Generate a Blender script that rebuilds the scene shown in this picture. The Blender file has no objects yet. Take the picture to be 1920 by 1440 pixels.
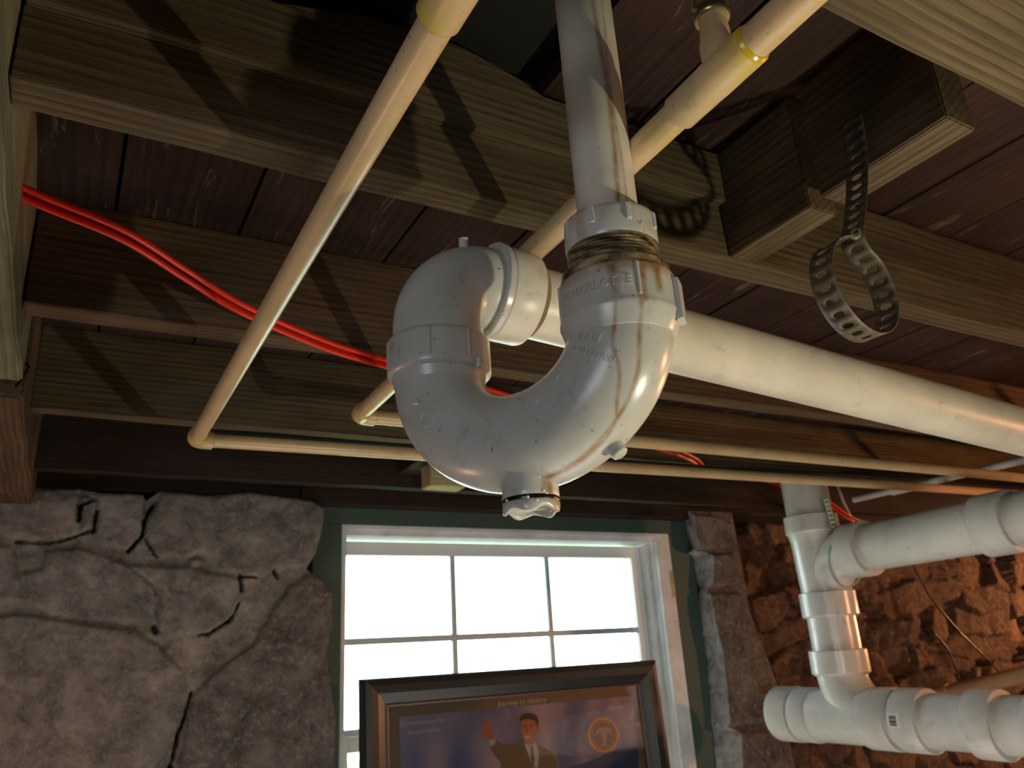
import bpy, bmesh, math, random
import numpy as np
from mathutils import Vector, Matrix, noise as mnoise

random.seed(7)
rng = np.random.RandomState(5)
sc = bpy.context.scene
COL = sc.collection
PI = math.pi

# ---------------------------------------------------------------- camera
# world: X runs along the joists, Y towards the window wall, Z up, lens at the origin
CAMM = np.array([[0.87457962, 0.11315833, 0.47149303],
                 [-0.48143205, 0.31843933, 0.81659021],
                 [-0.05773794, -0.94116501, 0.33297859]])
FPX = 1475.0
cam = bpy.data.objects.new('camera', bpy.data.cameras.new('camera'))
COL.objects.link(cam)
cr, cd, cf = CAMM[:, 0], CAMM[:, 1], CAMM[:, 2]
cam.matrix_world = Matrix(((cr[0], -cd[0], -cf[0], 0), (cr[1], -cd[1], -cf[1], 0),
                           (cr[2], -cd[2], -cf[2], 0), (0, 0, 0, 1)))
cam.data.sensor_width = 36
cam.data.lens = FPX / 1920 * 36
cam.data.clip_start = 0.01
cam.data.dof.use_dof = True
cam.data.dof.focus_distance = 0.62
cam.data.dof.aperture_fstop = 14.0
sc.camera = cam

# ---------------------------------------------------------------- world, lamps, exposure
sc.view_settings.view_transform = 'Standard'
sc.view_settings.look = 'None'
sc.view_settings.gamma = 1
sc.view_settings.use_curve_mapping = False
sc.view_settings.exposure = 0.22
W = bpy.data.worlds.new('daylight'); sc.world = W
W.use_nodes = True
W.node_tree.nodes['Background'].inputs[0].default_value = (0.80, 0.95, 1.0, 1)
W.node_tree.nodes['Background'].inputs[1].default_value = 9.0


def lamp(name, kind, loc, energy, color, size=0.1, target=None, sy=None):
    d = bpy.data.lights.new(name, kind)
    d.energy = energy; d.color = color
    if kind == 'AREA':
        d.size = size
        if sy: d.shape = 'RECTANGLE'; d.size_y = sy
    else:
        d.shadow_soft_size = size
    o = bpy.data.objects.new(name, d); COL.objects.link(o); o.location = loc
    if target is not None:
        o.rotation_euler = (Vector(target) - Vector(loc)).to_track_quat('-Z', 'Y').to_euler()
    return o


lamp('work_light', 'POINT', (.64, .06, -.13), 8.6, (1.0, .93, .66), .007)
pt = lamp('window_daylight', 'AREA', (1.13, 2.14, -.17), 1, (1, 1, 1), 1.0, (1.13, 0, -.17), 1.0)
pt.data.cycles.is_portal = True
lamp('far_bulb', 'POINT', (4.45, 1.45, .08), 70, (1.0, .44, .18), .05)
lamp('warm_fill', 'POINT', (2.50, .15, .12), 27, (1.0, .42, .18), .035)  # second unseen lamp, added to warm the stack and the drain pipe
lamp('side_window', 'AREA', (-1.7, -.9, -.2), 11, (.82, .90, 1.0), .8, (1.2, 1.6, .1), .8)
lamp('floor_bounce', 'AREA', (.9, .9, -1.5), 14, (1.0, .92, .80), 1.6, (.9, .9, 1), 1.6)  # added up-light standing in for floor bounce, brightens the undersides
lamp('stair_bulb', 'POINT', (-.30, 1.46, -.58), 5, (1.0, .50, .28), .05)


# ---------------------------------------------------------------- helpers
def lin(r, g, b):
    f = lambda c: (c / 255 / 12.92) if c / 255 <= .04045 else ((c / 255 + .055) / 1.055) ** 2.4
    return (f(r), f(g), f(b), 1)


def ray(px, py):
    return CAMM @ np.array([px - 960, py - 720, FPX])


def onY(px, py, y): r = ray(px, py); return r * y / r[1]
def onX(px, py, x): r = ray(px, py); return r * x / r[0]
def onZ(px, py, z): r = ray(px, py); return r * z / r[2]


def link(name, me, m, parent=None):
    o = bpy.data.objects.new(name, me); COL.objects.link(o)
    if m is not None: me.materials.append(m)
    if parent is not None: o.parent = parent
    return o


def mesh(name, verts, faces, m, parent=None, smooth=True, attrs=None):
    me = bpy.data.meshes.new(name)
    me.from_pydata([tuple(map(float, v)) for v in verts], [], [tuple(int(i) for i in f) for f in faces])
    if smooth: me.polygons.foreach_set('use_smooth', [True] * len(me.polygons))
    for k, a in (attrs or {}).items():
        a = np.asarray(a, float)
        if a.ndim == 1:
            at = me.attributes.new(k, 'FLOAT', 'POINT'); at.data.foreach_set('value', a)
        else:
            at = me.attributes.new(k, 'FLOAT_COLOR', 'POINT')
            at.data.foreach_set('color', np.c_[a, np.ones(len(a))].ravel())
    me.update()
    o = link(name, me, m, parent)
    return o


def tag(o, label, cat, group=None, kind=None):
    if label: o['label'] = label
    if cat: o['category'] = cat
    if group: o['group'] = group
    if kind: o['kind'] = kind
    return o


def thing(name, loc, label, cat, group=None):
    o = bpy.data.objects.new(name, None); COL.objects.link(o); o.location = loc
    o.empty_display_size = .05
    return tag(o, label, cat, group)


def reparent(ch, root):
    """keep the child's world place under an Empty that sits at its thing's base"""
    ch.parent = root
    ch.matrix_parent_inverse = Matrix.Translation(root.location).inverted()
    return ch


def box(name, lo, hi, m, bevel=.001, jit=0, seg=None, ax=None):
    """box between two corners, long axis in local X, cut in slices so that jit can roughen it"""
    lo = np.array(lo, float); hi = np.array(hi, float); d = hi - lo; c = (lo + hi) / 2
    if ax is None: ax = int(np.argmax(d))
    if ax == 2: perm = (2, 1, 0)
    elif ax == 1: perm = (1, 0, 2)
    else: perm = (0, 1, 2)
    L, w, h = d[perm[0]], d[perm[1]], d[perm[2]]
    bm = bmesh.new()
    bmesh.ops.create_cube(bm, size=1)
    bmesh.ops.scale(bm, vec=(L, w, h), verts=bm.verts)
    if bevel:
        bmesh.ops.bevel(bm, geom=list(bm.edges), offset=bevel, segments=2, affect='EDGES')
    n = seg if seg is not None else (int(L / .03) if jit else 0)
    for i in range(1, n):
        g = list(bm.verts) + list(bm.edges) + list(bm.faces)
        bmesh.ops.bisect_plane(bm, geom=g, plane_co=(-L / 2 + L * i / n, 0, 0), plane_no=(1, 0, 0))
    if jit:
        for v in bm.verts:
            q = v.co + Vector(c)
            v.co.y += jit * mnoise.noise(Vector((q.x * 9, q.y * 40, q.z * 40)))
            v.co.z += jit * mnoise.noise(Vector((q.x * 9 + 7, q.y * 40, q.z * 40)))
    me = bpy.data.meshes.new(name); bm.to_mesh(me); bm.free()
    o = link(name, me, m)
    o.location = c
    if ax == 1: o.rotation_euler = (0, 0, PI / 2)
    if ax == 2: o.rotation_euler = (0, -PI / 2, 0)
    return o


def tube_geo(pts, rad, nseg=48, side=None, fn=None, cap=True):
    """sweep a circle along pts; side = constant side vector for planar paths; theta 0 points along side"""
    P = np.array(pts, float); n = len(P)
    rad = np.full(n, rad, float) if np.isscalar(rad) else np.array(rad, float)
    T = np.gradient(P, axis=0)
    # repeated positions (steps of radius) inherit their neighbour's direction
    for i in range(n):
        if np.linalg.norm(T[i]) < 1e-9: T[i] = T[i - 1] if i else P[-1] - P[0]
    T /= np.linalg.norm(T, axis=1)[:, None]
    if side is None:
        s = np.cross(T[0], (0, 0, 1)) if abs(T[0][2]) < .9 else np.cross(T[0], (0, 1, 0))
    else: s = np.array(side, float)
    V = []; A = []; S = np.r_[0, np.cumsum(np.linalg.norm(np.diff(P, axis=0), axis=1))]
    th = np.arange(nseg) * 2 * PI / nseg
    for i in range(n):
        a = s - T[i] * (s @ T[i]); a /= np.linalg.norm(a); b = np.cross(T[i], a)
        if side is None: s = a
        for t in th:
            V.append(P[i] + rad[i] * (math.cos(t) * a + math.sin(t) * b))
            A.append(fn(S[i], t, V[-1]) if fn else 0.0)
    F = []
    for i in range(n - 1):
        for j in range(nseg):
            k = (j + 1) % nseg
            F.append((i * nseg + j, i * nseg + k, (i + 1) * nseg + k, (i + 1) * nseg + j))
    if cap:
        F.append(tuple(range(nseg))[::-1]); F.append(tuple((n - 1) * nseg + j for j in range(nseg)))
    return V, F, A


def smooth_by_angle(o, ang=40):
    me = o.data
    bm = bmesh.new(); bm.from_mesh(me)
    for e in bm.edges:
        if len(e.link_faces) == 2 and e.calc_face_angle(0) > math.radians(ang): e.smooth = False
    bm.to_mesh(me); bm.free()


def tube(name, pts, rad, m, parent=None, nseg=48, side=None, fn=None, cap=True, ang=40):
    V, F, A = tube_geo(pts, rad, nseg, side, fn, cap)
    o = mesh(name, V, F, m, None, True, {'stain': A})
    smooth_by_angle(o, ang)
    if parent is not None: reparent(o, parent)
    return o


def line(a, b, n=2):
    a = np.array(a, float); b = np.array(b, float)
    return [a + (b - a) * t for t in np.linspace(0, 1, n)]


def collar(name, a, b, prof, m, parent=None, **k):
    """lathe along a->b: prof = [(t in metres from a, radius)...]"""
    a = np.array(a, float); b = np.array(b, float); u = (b - a) / np.linalg.norm(b - a)
    pts = []; last = None; rad = []
    for t, r in prof:
        if last is not None and abs(t - last) < 1e-7: t = last + 1e-5
        pts.append(a + u * t); rad.append(r); last = t
    # constant direction for every ring
    return tube(name, pts, rad, m, parent, **k)


def catmull(ps, n=12):
    P = [np.array(p, float) for p in ps]; P = [2 * P[0] - P[1]] + P + [2 * P[-1] - P[-2]]
    out = []
    for i in range(1, len(P) - 2):
        for t in np.linspace(0, 1, n, endpoint=False):
            a, b, c, d = P[i - 1], P[i], P[i + 1], P[i + 2]
            out.append(.5 * ((2 * b) + (c - a) * t + (2 * a - 5 * b + 4 * c - d) * t * t + (3 * b - a - 3 * c + d) * t ** 3))
    out.append(P[-2]); return out


# ---------------------------------------------------------------- materials
def newmat(name):
    m = bpy.data.materials.new(name); m.use_nodes = True
    nt = m.node_tree; b = nt.nodes['Principled BSDF']
    return m, nt, b


def N(nt, t, **k):
    n = nt.nodes.new(t)
    for a, v in k.items(): setattr(n, a, v)
    return n


def ramp(nt, src, stops):
    r = N(nt, 'ShaderNodeValToRGB'); e = r.color_ramp.elements
    e[0].position, e[0].color = stops[0]; e[1].position, e[1].color = stops[-1]
    for p, c in stops[1:-1]:
        x = e.new(p); x.color = c
    nt.links.new(src, r.inputs[0]); return r.outputs[0]


def mix(nt, fac, a, b, blend='MIX'):
    n = N(nt, 'ShaderNodeMix', data_type='RGBA', blend_type=blend)
    for s, v in ((0, fac), (6, a), (7, b)):
        if hasattr(v, 'links') or hasattr(v, 'is_linked'): nt.links.new(v, n.inputs[s])
        else: n.inputs[s].default_value = v
    return n.outputs[2]


def noise_n(nt, vec, scale, detail=4, rough=.55, dist=0):
    n = N(nt, 'ShaderNodeTexNoise'); n.inputs['Scale'].default_value = scale
    n.inputs['Detail'].default_value = detail; n.inputs['Roughness'].default_value = rough
    n.inputs['Distortion'].default_value = dist
    nt.links.new(vec, n.inputs['Vector']); return n.outputs['Fac']


def coords(nt, sc_=(1, 1, 1), gen='Object', loc=(0, 0, 0)):
    t = N(nt, 'ShaderNodeTexCoord'); mp = N(nt, 'ShaderNodeMapping')
    mp.inputs['Scale'].default_value = sc_; mp.inputs['Location'].default_value = loc
    nt.links.new(t.outputs[gen], mp.inputs['Vector']); return mp.outputs[0]


def bump(nt, b, h, strength=.3, dist=.002):
    n = N(nt, 'ShaderNodeBump'); n.inputs['Strength'].default_value = strength
    n.inputs['Distance'].default_value = dist
    nt.links.new(h, n.inputs['Height']); nt.links.new(n.outputs[0], b.inputs['Normal'])


BLACK = (0, 0, 0, 1); WHITE = (1, 1, 1, 1)


def plain(name, col, rough=.5, metal=0, coat=0):
    m, nt, b = newmat(name)
    b.inputs['Base Color'].default_value = col; b.inputs['Roughness'].default_value = rough
    b.inputs['Metallic'].default_value = metal
    return m


def plastic(name, c1, c2, rough=.35, stain=lin(120, 70, 20), speck=.5, dirt=lin(90, 75, 55), sc_=9):
    m, nt, b = newmat(name)
    v = coords(nt)
    f = noise_n(nt, v, sc_, 5, .6)
    base = mix(nt, ramp(nt, f, [(.35, BLACK), (.7, WHITE)]), c1, c2)
    g = noise_n(nt, v, 34, 6, .7, .4)
    base = mix(nt, ramp(nt, g, [(.56, BLACK), (.80, (.45, .45, .45, 1))]), base, dirt)
    if speck:
        s = noise_n(nt, v, 190, 2, .5)
        base = mix(nt, ramp(nt, s, [(.70, BLACK), (.74, (speck, speck, speck, 1))]), base, lin(50, 40, 25))
    a = N(nt, 'ShaderNodeAttribute', attribute_name='stain')
    mod = N(nt, 'ShaderNodeMath', operation='MULTIPLY'); nt.links.new(a.outputs['Fac'], mod.inputs[0])
    k = ramp(nt, noise_n(nt, v, 60, 5, .7), [(.3, (.35, .35, .35, 1)), (.6, WHITE)])
    nt.links.new(k, mod.inputs[1])
    base = mix(nt, mod.outputs[0], base, stain)
    nt.links.new(base, b.inputs['Base Color'])
    b.inputs['Roughness'].default_value = rough
    b.inputs['Subsurface Weight'].default_value = .08
    b.inputs['Subsurface Radius'].default_value = (.01, .008, .004)
    bump(nt, b, g, .12, .0015)
    return m


def wood(name, dark, light, grain=1.0, rough=.75, bright_stain=0):
    m, nt, b = newmat(name)
    oi = N(nt, 'ShaderNodeObjectInfo')
    t = N(nt, 'ShaderNodeTexCoord'); add = N(nt, 'ShaderNodeVectorMath', operation='ADD')
    sc3 = N(nt, 'ShaderNodeVectorMath', operation='SCALE'); sc3.inputs['Scale'].default_value = 13.0
    cx = N(nt, 'ShaderNodeCombineXYZ')
    for i in range(3): nt.links.new(oi.outputs['Random'], cx.inputs[i])
    nt.links.new(cx.outputs[0], sc3.inputs[0])
    nt.links.new(t.outputs['Object'], add.inputs[0]); nt.links.new(sc3.outputs[0], add.inputs[1])

    def mp(s):
        q = N(nt, 'ShaderNodeMapping'); q.inputs['Scale'].default_value = s
        nt.links.new(add.outputs[0], q.inputs['Vector']); return q.outputs[0]
    w = N(nt, 'ShaderNodeTexWave', wave_type='RINGS', rings_direction='X', wave_profile='SAW')
    w.inputs['Scale'].default_value = 17 * grain; w.inputs['Distortion'].default_value = 2.2
    w.inputs['Detail'].default_value = 3; w.inputs['Detail Scale'].default_value = .7
    nt.links.new(mp((.25, 2.6, 2.6)), w.inputs['Vector'])
    fine = noise_n(nt, mp((3, 90, 90)), 2.2, 5, .7)
    blot = noise_n(nt, mp((1.6, 5, 5)), 2.2, 5, .6, .6)
    k = N(nt, 'ShaderNodeMath', operation='MULTIPLY_ADD')
    nt.links.new(w.outputs['Fac'], k.inputs[0]); k.inputs[1].default_value = .24
    k2 = N(nt, 'ShaderNodeMath', operation='MULTIPLY'); nt.links.new(fine, k2.inputs[0]); k2.inputs[1].default_value = .76
    nt.links.new(k2.outputs[0], k.inputs[2])
    base = mix(nt, ramp(nt, k.outputs[0], [(.30, BLACK), (.66, WHITE)]), dark, light)
    base = mix(nt, ramp(nt, blot, [(.34, (.5, .5, .5, 1)), (.58, BLACK)]), base, tuple(c * .45 for c in dark[:3]) + (1,))
    if bright_stain:
        bs = noise_n(nt, mp((3, 22, 22)), 2.0, 5, .7, 1)
        base = mix(nt, ramp(nt, bs, [(.60, BLACK), (.72, (bright_stain,) * 3 + (1,))]), base, lin(170, 160, 140))
    nt.links.new(base, b.inputs['Base Color'])
    b.inputs['Roughness'].default_value = rough
    b.inputs['Specular IOR Level'].default_value = .25
    bump(nt, b, k.outputs[0], .5, .002)
    return m


def stone(name, s1, s2, rough=.85, bumpd=.006):
    m, nt, b = newmat(name)
    v = coords(nt)
    a = N(nt, 'ShaderNodeAttribute', attribute_name='tone')
    f = noise_n(nt, v, 17, 10, .74, .3)
    g = noise_n(nt, v, 70, 8, .8)
    base = mix(nt, ramp(nt, f, [(.35, BLACK), (.68, WHITE)]), s1, s2)
    base = mix(nt, .85, base, a.outputs['Color'], 'MULTIPLY')
    base = mix(nt, ramp(nt, g, [(.52, BLACK), (.66, (.6, .6, .6, 1))]), base, lin(166, 160, 155))
    nt.links.new(base, b.inputs['Base Color'])
    b.inputs['Roughness'].default_value = rough
    mm = N(nt, 'ShaderNodeMath', operation='ADD'); nt.links.new(f, mm.inputs[0]); nt.links.new(g, mm.inputs[1])
    bump(nt, b, mm.outputs[0], 1.0, bumpd)
    return m


M = {}
M['trap'] = plastic('aged_white_plastic', lin(196, 194, 186), lin(170, 168, 160), .27, lin(138, 92, 38), .55)
M['drain'] = plastic('drain_white_plastic', lin(214, 206, 188), lin(188, 180, 164), .36, lin(140, 98, 45), .3)
M['wet'] = plastic('wet_stained_joint', lin(172, 152, 116), lin(84, 66, 44), .14, lin(40, 30, 18), .4, sc_=60)
M['stack'] = plastic('stack_white_plastic', lin(206, 203, 198), lin(186, 184, 180), .25, lin(150, 130, 95), .25)
M['cream'] = plastic('cream_plastic', lin(204, 176, 134), lin(184, 156, 116), .30, lin(190, 165, 20), .6)
M['creamf'] = plastic('cream_fitting_plastic', lin(206, 180, 138), lin(190, 164, 124), .32, lin(196, 172, 24), .4)
M['glue'] = plain('yellow_primer', lin(190, 160, 22), .25)
M['joist'] = wood('joist_wood', lin(58, 47, 32), lin(104, 89, 62))
M['joist_red'] = wood('warm_joist_wood', lin(56, 42, 30), lin(98, 78, 55))
M['plank'] = wood('subfloor_wood', lin(35, 22, 17), lin(58, 38, 28), .7, bright_stain=.30)
M['darkwood'] = wood('dark_header_wood', lin(30, 22, 18), lin(54, 40, 31))
M['beamwood'] = wood('beam_wood', lin(92, 88, 68), lin(128, 122, 96))
M['palewood'] = wood('pale_wood', lin(168, 152, 112), lin(205, 190, 145))
M['hole'] = plain('void_dark', lin(18, 17, 14), .95)
M['red'] = plain('red_tubing', lin(214, 44, 22), .3)
M['greenwire'] = plain('green_cable', lin(24, 52, 44), .45)
M['paleblue'] = plain('pale_cable', lin(150, 150, 160), .5)
M['greentrim'] = plain('green_painted_trim', lin(64, 82, 76), .5)
M['white'] = plastic('white_window_paint', lin(226, 230, 234), lin(196, 196, 196), .4, speck=.3)
M['vinyl'] = plain('white_vinyl', lin(225, 228, 228), .4)
M['muntin'] = plain('grey_muntin', lin(190, 205, 212), .4)
M['rustic'] = stone('grey_stone', lin(82, 82, 82), lin(162, 159, 157))
M['rubble'] = stone('brown_rubble', lin(70, 48, 36), lin(138, 104, 80), bumpd=.012)
M['galv'] = plastic('dusty_galvanised_metal', lin(92, 82, 66), lin(52, 45, 34), .55, speck=.6)
M['galv'].node_tree.nodes['Principled BSDF'].inputs['Metallic'].default_value = .35
M['brass'] = plain('clamp_metal', lin(170, 160, 120), .3, .9)
M['black'] = plain('black_picture_moulding', lin(34, 36, 38), .38)
M['bronze'] = plain('bronze_inner_lip', lin(92, 70, 56), .4)
M['concrete'] = plain('concrete', lin(96, 90, 84), .9)
M['plaster'] = plain('dark_basement_wall', lin(80, 72, 66), .9)
M['dirtblack'] = plain('black_sealing_ring', lin(22, 18, 14), .25)
M['nail'] = plain('nail_steel', lin(150, 145, 125), .3, .8)


def glassmat():
    m, nt, b = newmat('window_glass')
    out = nt.nodes['Material Output']; nt.nodes.remove(b)
    tr = N(nt, 'ShaderNodeBsdfTransparent'); gl = N(nt, 'ShaderNodeBsdfGlossy'); gl.inputs['Roughness'].default_value = .03
    fr = N(nt, 'ShaderNodeFresnel'); fr.inputs[0].default_value = 1.5
    mx = N(nt, 'ShaderNodeMixShader')
    nt.links.new(fr.outputs[0], mx.inputs[0]); nt.links.new(tr.outputs[0], mx.inputs[1]); nt.links.new(gl.outputs[0], mx.inputs[2])
    nt.links.new(mx.outputs[0], out.inputs[0])
    return m


M['glass'] = glassmat()


# ================================================================ THE ROOM
def struct(o): o['kind'] = 'structure'; return o


JH, FZ = .42, .56           # underside of the joists, underside of the floorboards
struct(box('floor', (-2.2, -2.6, -1.7), (4.8, 2.4, -1.62), M['concrete'], 0))
struct(box('wall_back', (-2.2, -2.7, -1.7), (4.8, -2.6, .7), M['plaster'], 0))
struct(box('wall_left', (-2.3, -2.7, -1.7), (-2.2, 2.4, .7), M['plaster'], 0))
struct(box('wall_right', (4.8, -2.7, -1.7), (4.9, 2.4, .7), M['plaster'], 0))


def shell(name, boxes, m):
    V = []; F = []
    for lo, hi in boxes:
        b = len(V)
        for x in (lo[0], hi[0]):
            for y in (lo[1], hi[1]):
                for z in (lo[2], hi[2]): V.append((x, y, z))
        F += [tuple(b + i for i in f) for f in ((0, 1, 3, 2), (4, 6, 7, 5), (0, 4, 5, 1), (2, 3, 7, 6), (0, 2, 6, 4), (1, 5, 7, 3))]
    return mesh(name, V, F, m, None, False)


WX0, WX1, WZ0, WZ1 = .612, 1.712, -.70, .372
struct(shell('wall_window_side', [((-2.2, 2.17, -1.62), (WX0, 2.2, .7)), ((1.93, 2.24, -1.62), (4.8, 2.4, .7)),
                                  ((WX1, 2.03, -1.62), (1.97, 2.19, .42)), ((WX1, 2.17, .40), (1.97, 2.24, .7)),
                                  ((WX0, 2.17, -1.62), (WX1, 2.2, WZ0)), ((WX0, 2.17, WZ1), (WX1, 2.2, .7))], M['plaster']))
struct(shell('wall_base', [((-2.2, 1.95, -1.62), (WX0 - .04, 2.17, -.42)), ((WX0 - .04, 1.95, -1.62), (1.76, 2.17, WZ0 - .03)),
                           ((1.76, 1.97, -1.62), (1.93, 2.03, -.40)), ((-2.2, 1.975, -.45), (-.7, 2.17, .415))], M['plaster']))


# floorboards over the joists, running towards the window, with a rough-in hole by the drain
def planks():
    V = []; F = []
    xs = [.006 - .1483 * k for k in range(15, 0, -1)] + [.006, .154, .357, .508, .655, .80, .95]
    while xs[-1] < 4.8: xs.append(xs[-1] + .148)
    for i, (a, b) in enumerate(zip(xs[:-1], xs[1:])):
        segs = [(-2.6, 2.3)]
        if abs(a - .154) < .01: segs = [(-2.6, .36), (.575, 2.3)]
        dz = random.uniform(0, .0015)
        aa, bb = a + .0022, b - .0022
        if abs(a - .006) < .01: segs = [(-2.6, .42), (.575, 2.3)]
        if abs(a - .357) < .01: aa = .384
        for y0, y1 in segs:
            k = len(V); z0 = FZ + dz; z1 = FZ + .022
            for x in (aa, bb):
                for y in (y0, y1):
                    for z in (z0, z1): V.append((x, y, z))
            F += [tuple(k + q for q in f) for f in ((0, 1, 3, 2), (4, 6, 7, 5), (0, 4, 5, 1), (2, 3, 7, 6), (0, 2, 6, 4), (1, 5, 7, 3))]
            if abs(a - .357) < .01:
                k = len(V)
                for x in (a + .0022, .384):
                    for y in (.575, 2.3):
                        for z in (z0, z1): V.append((x, y, z))
                F += [tuple(k + q for q in f) for f in ((0, 1, 3, 2), (4, 6, 7, 5), (0, 4, 5, 1), (2, 3, 7, 6), (0, 2, 6, 4), (1, 5, 7, 3))]
    o = mesh('ceiling', [(y, -x, z) for x, y, z in V], F, M['plank'], None, False)
    o.rotation_euler = (0, 0, PI / 2)
    return struct(o)


planks()
struct(box('trim_upper_floor', (-2.2, -2.6, .60), (4.8, 2.4, .66), M['hole'], 0))  # near-black slab: the darkness of the opening is put into its colour

# ---------------------------------------------------------------- joists
joists = [
    ('floor_joist', (-.075, .568, JH), (4.75, .606, .553), 'long floor joist just above the trap, pale underside crossing the whole picture', 'joist'),
    ('floor_joist', (-.075, .974, JH), (4.75, 1.012, FZ), 'second floor joist beyond the trap, with the red tubing crossing under its left end', 'joist_red'),
    ('floor_joist', (-.075, 1.381, JH), (4.75, 1.417, FZ), 'third floor joist, thin underside just above the far cream pipe', 'joist'),
    ('floor_joist', (-.075, 1.787, JH), (4.75, 1.825, FZ), 'dark floor joist nearest the stone wall and window', 'darkwood'),
]
for i, (n, lo, hi, lb, mt) in enumerate(joists):
    o = box(n, lo, hi, M[mt], .0012, .0022)
    tag(o, lb, 'joist', None)
    if i == 0:
        # upper edge gnawed down to a ragged step where the floor was opened
        bm = bmesh.new(); bm.from_mesh(o.data)
        cxx = o.location.x; cz = o.location.z
        for v in bm.verts:
            X = v.co.x + cxx
            if v.co.z > 0:
                if X < .17: v.co.z = .574 - cz
                elif X < .39:
                    t = (X - .17) / .22
                    v.co.z = (.590 - .034 * t ** 1.7 + .004 * mnoise.noise(Vector((X * 60, 0, 0)))) - cz
        bm.to_mesh(o.data); bm.free()
ck = box('nailed_cleat', (-.073, .5545, .486), (.6205, .568, .556), M['joist'], .0012, .0016)
tag(ck, 'flat board nailed along the upper half of the nearest long joist, crossed by pipe shadows', 'board')
bm = bmesh.new(); bm.from_mesh(ck.data)
for v in bm.verts:
    X = v.co.x + ck.location.x
    if v.co.z > 0 and .12 < X < .36:
        v.co.z += .022 * math.sin((X - .12) / .24 * PI) ** .6 + .004 * mnoise.noise(Vector((X * 70, 1, 0)))
    elif v.co.z > 0 and X >= .36: v.co.z -= .006
bm.to_mesh(ck.data); bm.free()
tag(box('ceiling_beam', (-.075, .05, JH - .002), (4.75, .262, .53), M['joist'], .002, .0015),
    'wide pale beam underside across the top right corner', 'beam')
# bridging between beam and joist
tag(box('bridging_block', (.622, .300, JH + .001), (.664, .436, .553), M['joist'], .0015, .001, ax=1),
    'short bridging board with square sawn end, strap hanger hanging off it', 'block', 'bridging boards right of the trap')
tag(box('bridging_block', (.622, .450, JH - .001), (.664, .566, .553), M['joist'], .0015, .001, ax=1),
    'short bridging board butted against the long joist, behind the strap hanger', 'block', 'bridging boards right of the trap')
# girder at the left edge
tag(box('support_beam', (-.20, -.6, .387), (-.077, 1.16, .553), M['beamwood'], .003, .003),
    'pale support beam along the left edge, in front of the joist ends', 'beam')
tag(box('support_beam', (-.21, 1.185, .372), (-.074, 1.93, .553), M['joist_red'], .004, .004),
    'darker support beam at the left edge, resting on the stone wall', 'beam')
n_ = catmull([(-.085, 1.17, .42), (-.072, 1.165, .41), (-.078, 1.172, .395), (-.083, 1.165, .38)], 6)
tag(tube('bent_nail', n_, .0018, M['dirtblack'], nseg=8), 'thin bent nail between the two left beams', 'nail')
# sill plate over the stones, header over the window
tag(box('header_beam', (.50, 1.955, .408), (1.86, 2.165, .553), M['darkwood'], .002, .002), 'dark header beam over the window', 'beam')
tag(box('sill_plate', (-.70, 1.965, .418), (.498, 2.165, .553), M['darkwood'], .002, .002), 'dark plate lying on top of the left stones', 'beam')
tag(box('sill_plate', (1.862, 1.99, .435), (4.75, 2.20, .553), M['darkwood'], .002, .002), 'dark plate above the orange rubble wall at the right', 'beam')
tag(box('end_plate', (-2.15, 1.965, .418), (-.705, 2.165, .553), M['darkwood'], .002), 'dark plate on the wall beyond the left edge', 'beam')
# small lit block
blk = box('wood_block', (.722, 1.655, .398), (.815, 1.712, .452), M['palewood'], .002, .001)
tag(blk, 'small pale wood block tucked under the ceiling behind the trap', 'block')
tag(box('blocking_board', (.69, 1.42, .452), (.85, 1.785, .553), M['darkwood'], .002), 'dark blocking between the last joists, above the small pale block', 'board')


# ---------------------------------------------------------------- masonry
def fbm(x, y, sc_, octv=5, seed=0):
    out = np.zeros_like(x); amp = 1; tot = 0
    for o in range(octv):
        r = np.random.RandomState(seed + o); G = r.rand(64, 64)
        u = x * sc_ * 2 ** o; v = y * sc_ * 2 ** o
        i = np.floor(u).astype(int); j = np.floor(v).astype(int); fu = u - i; fv = v - j
        fu = fu * fu * (3 - 2 * fu); fv = fv * fv * (3 - 2 * fv)
        g = lambda a, b: G[a % 64, b % 64]
        out += amp * ((g(i, j) * (1 - fu) + g(i + 1, j) * fu) * (1 - fv) + (g(i, j + 1) * (1 - fu) + g(i + 1, j + 1) * fu) * fv)
        tot += amp; amp *= .55
    return out / tot


def seg_dist(x, y, a, b):
    ax, ay = a; bx, by = b; dx, dy = bx - ax, by - ay
    t = np.clip(((x - ax) * dx + (y - ay) * dy) / (dx * dx + dy * dy + 1e-12), 0, 1)
    return np.hypot(x - ax - t * dx, y - ay - t * dy)


def sdf(x, y, poly):
    d = np.full(x.shape, 1e9); ins = np.zeros(x.shape, bool)
    for i in range(len(poly)):
        a = poly[i]; b = poly[(i + 1) % len(poly)]
        d = np.minimum(d, seg_dist(x, y, a, b))
        c = ((a[1] > y) != (b[1] > y)) & (x < (b[0] - a[0]) * (y - a[1]) / (b[1] - a[1] + 1e-12) + a[0])
        ins ^= c
    return np.where(ins, d, -d)


def wallpoly(pts, ox, oy, s, Y):
    out = []
    for a, b in pts:
        p = onY(ox + a / s, oy + b / s, Y); out.append((p[0], p[2]))
    return out


def grid_faces(nz, nx):
    F = []
    for i in range(nz - 1):
        for j in range(nx - 1):
            F.append((i * nx + j, i * nx + j + 1, (i + 1) * nx + j + 1, (i + 1) * nx + j))
    return F


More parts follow.
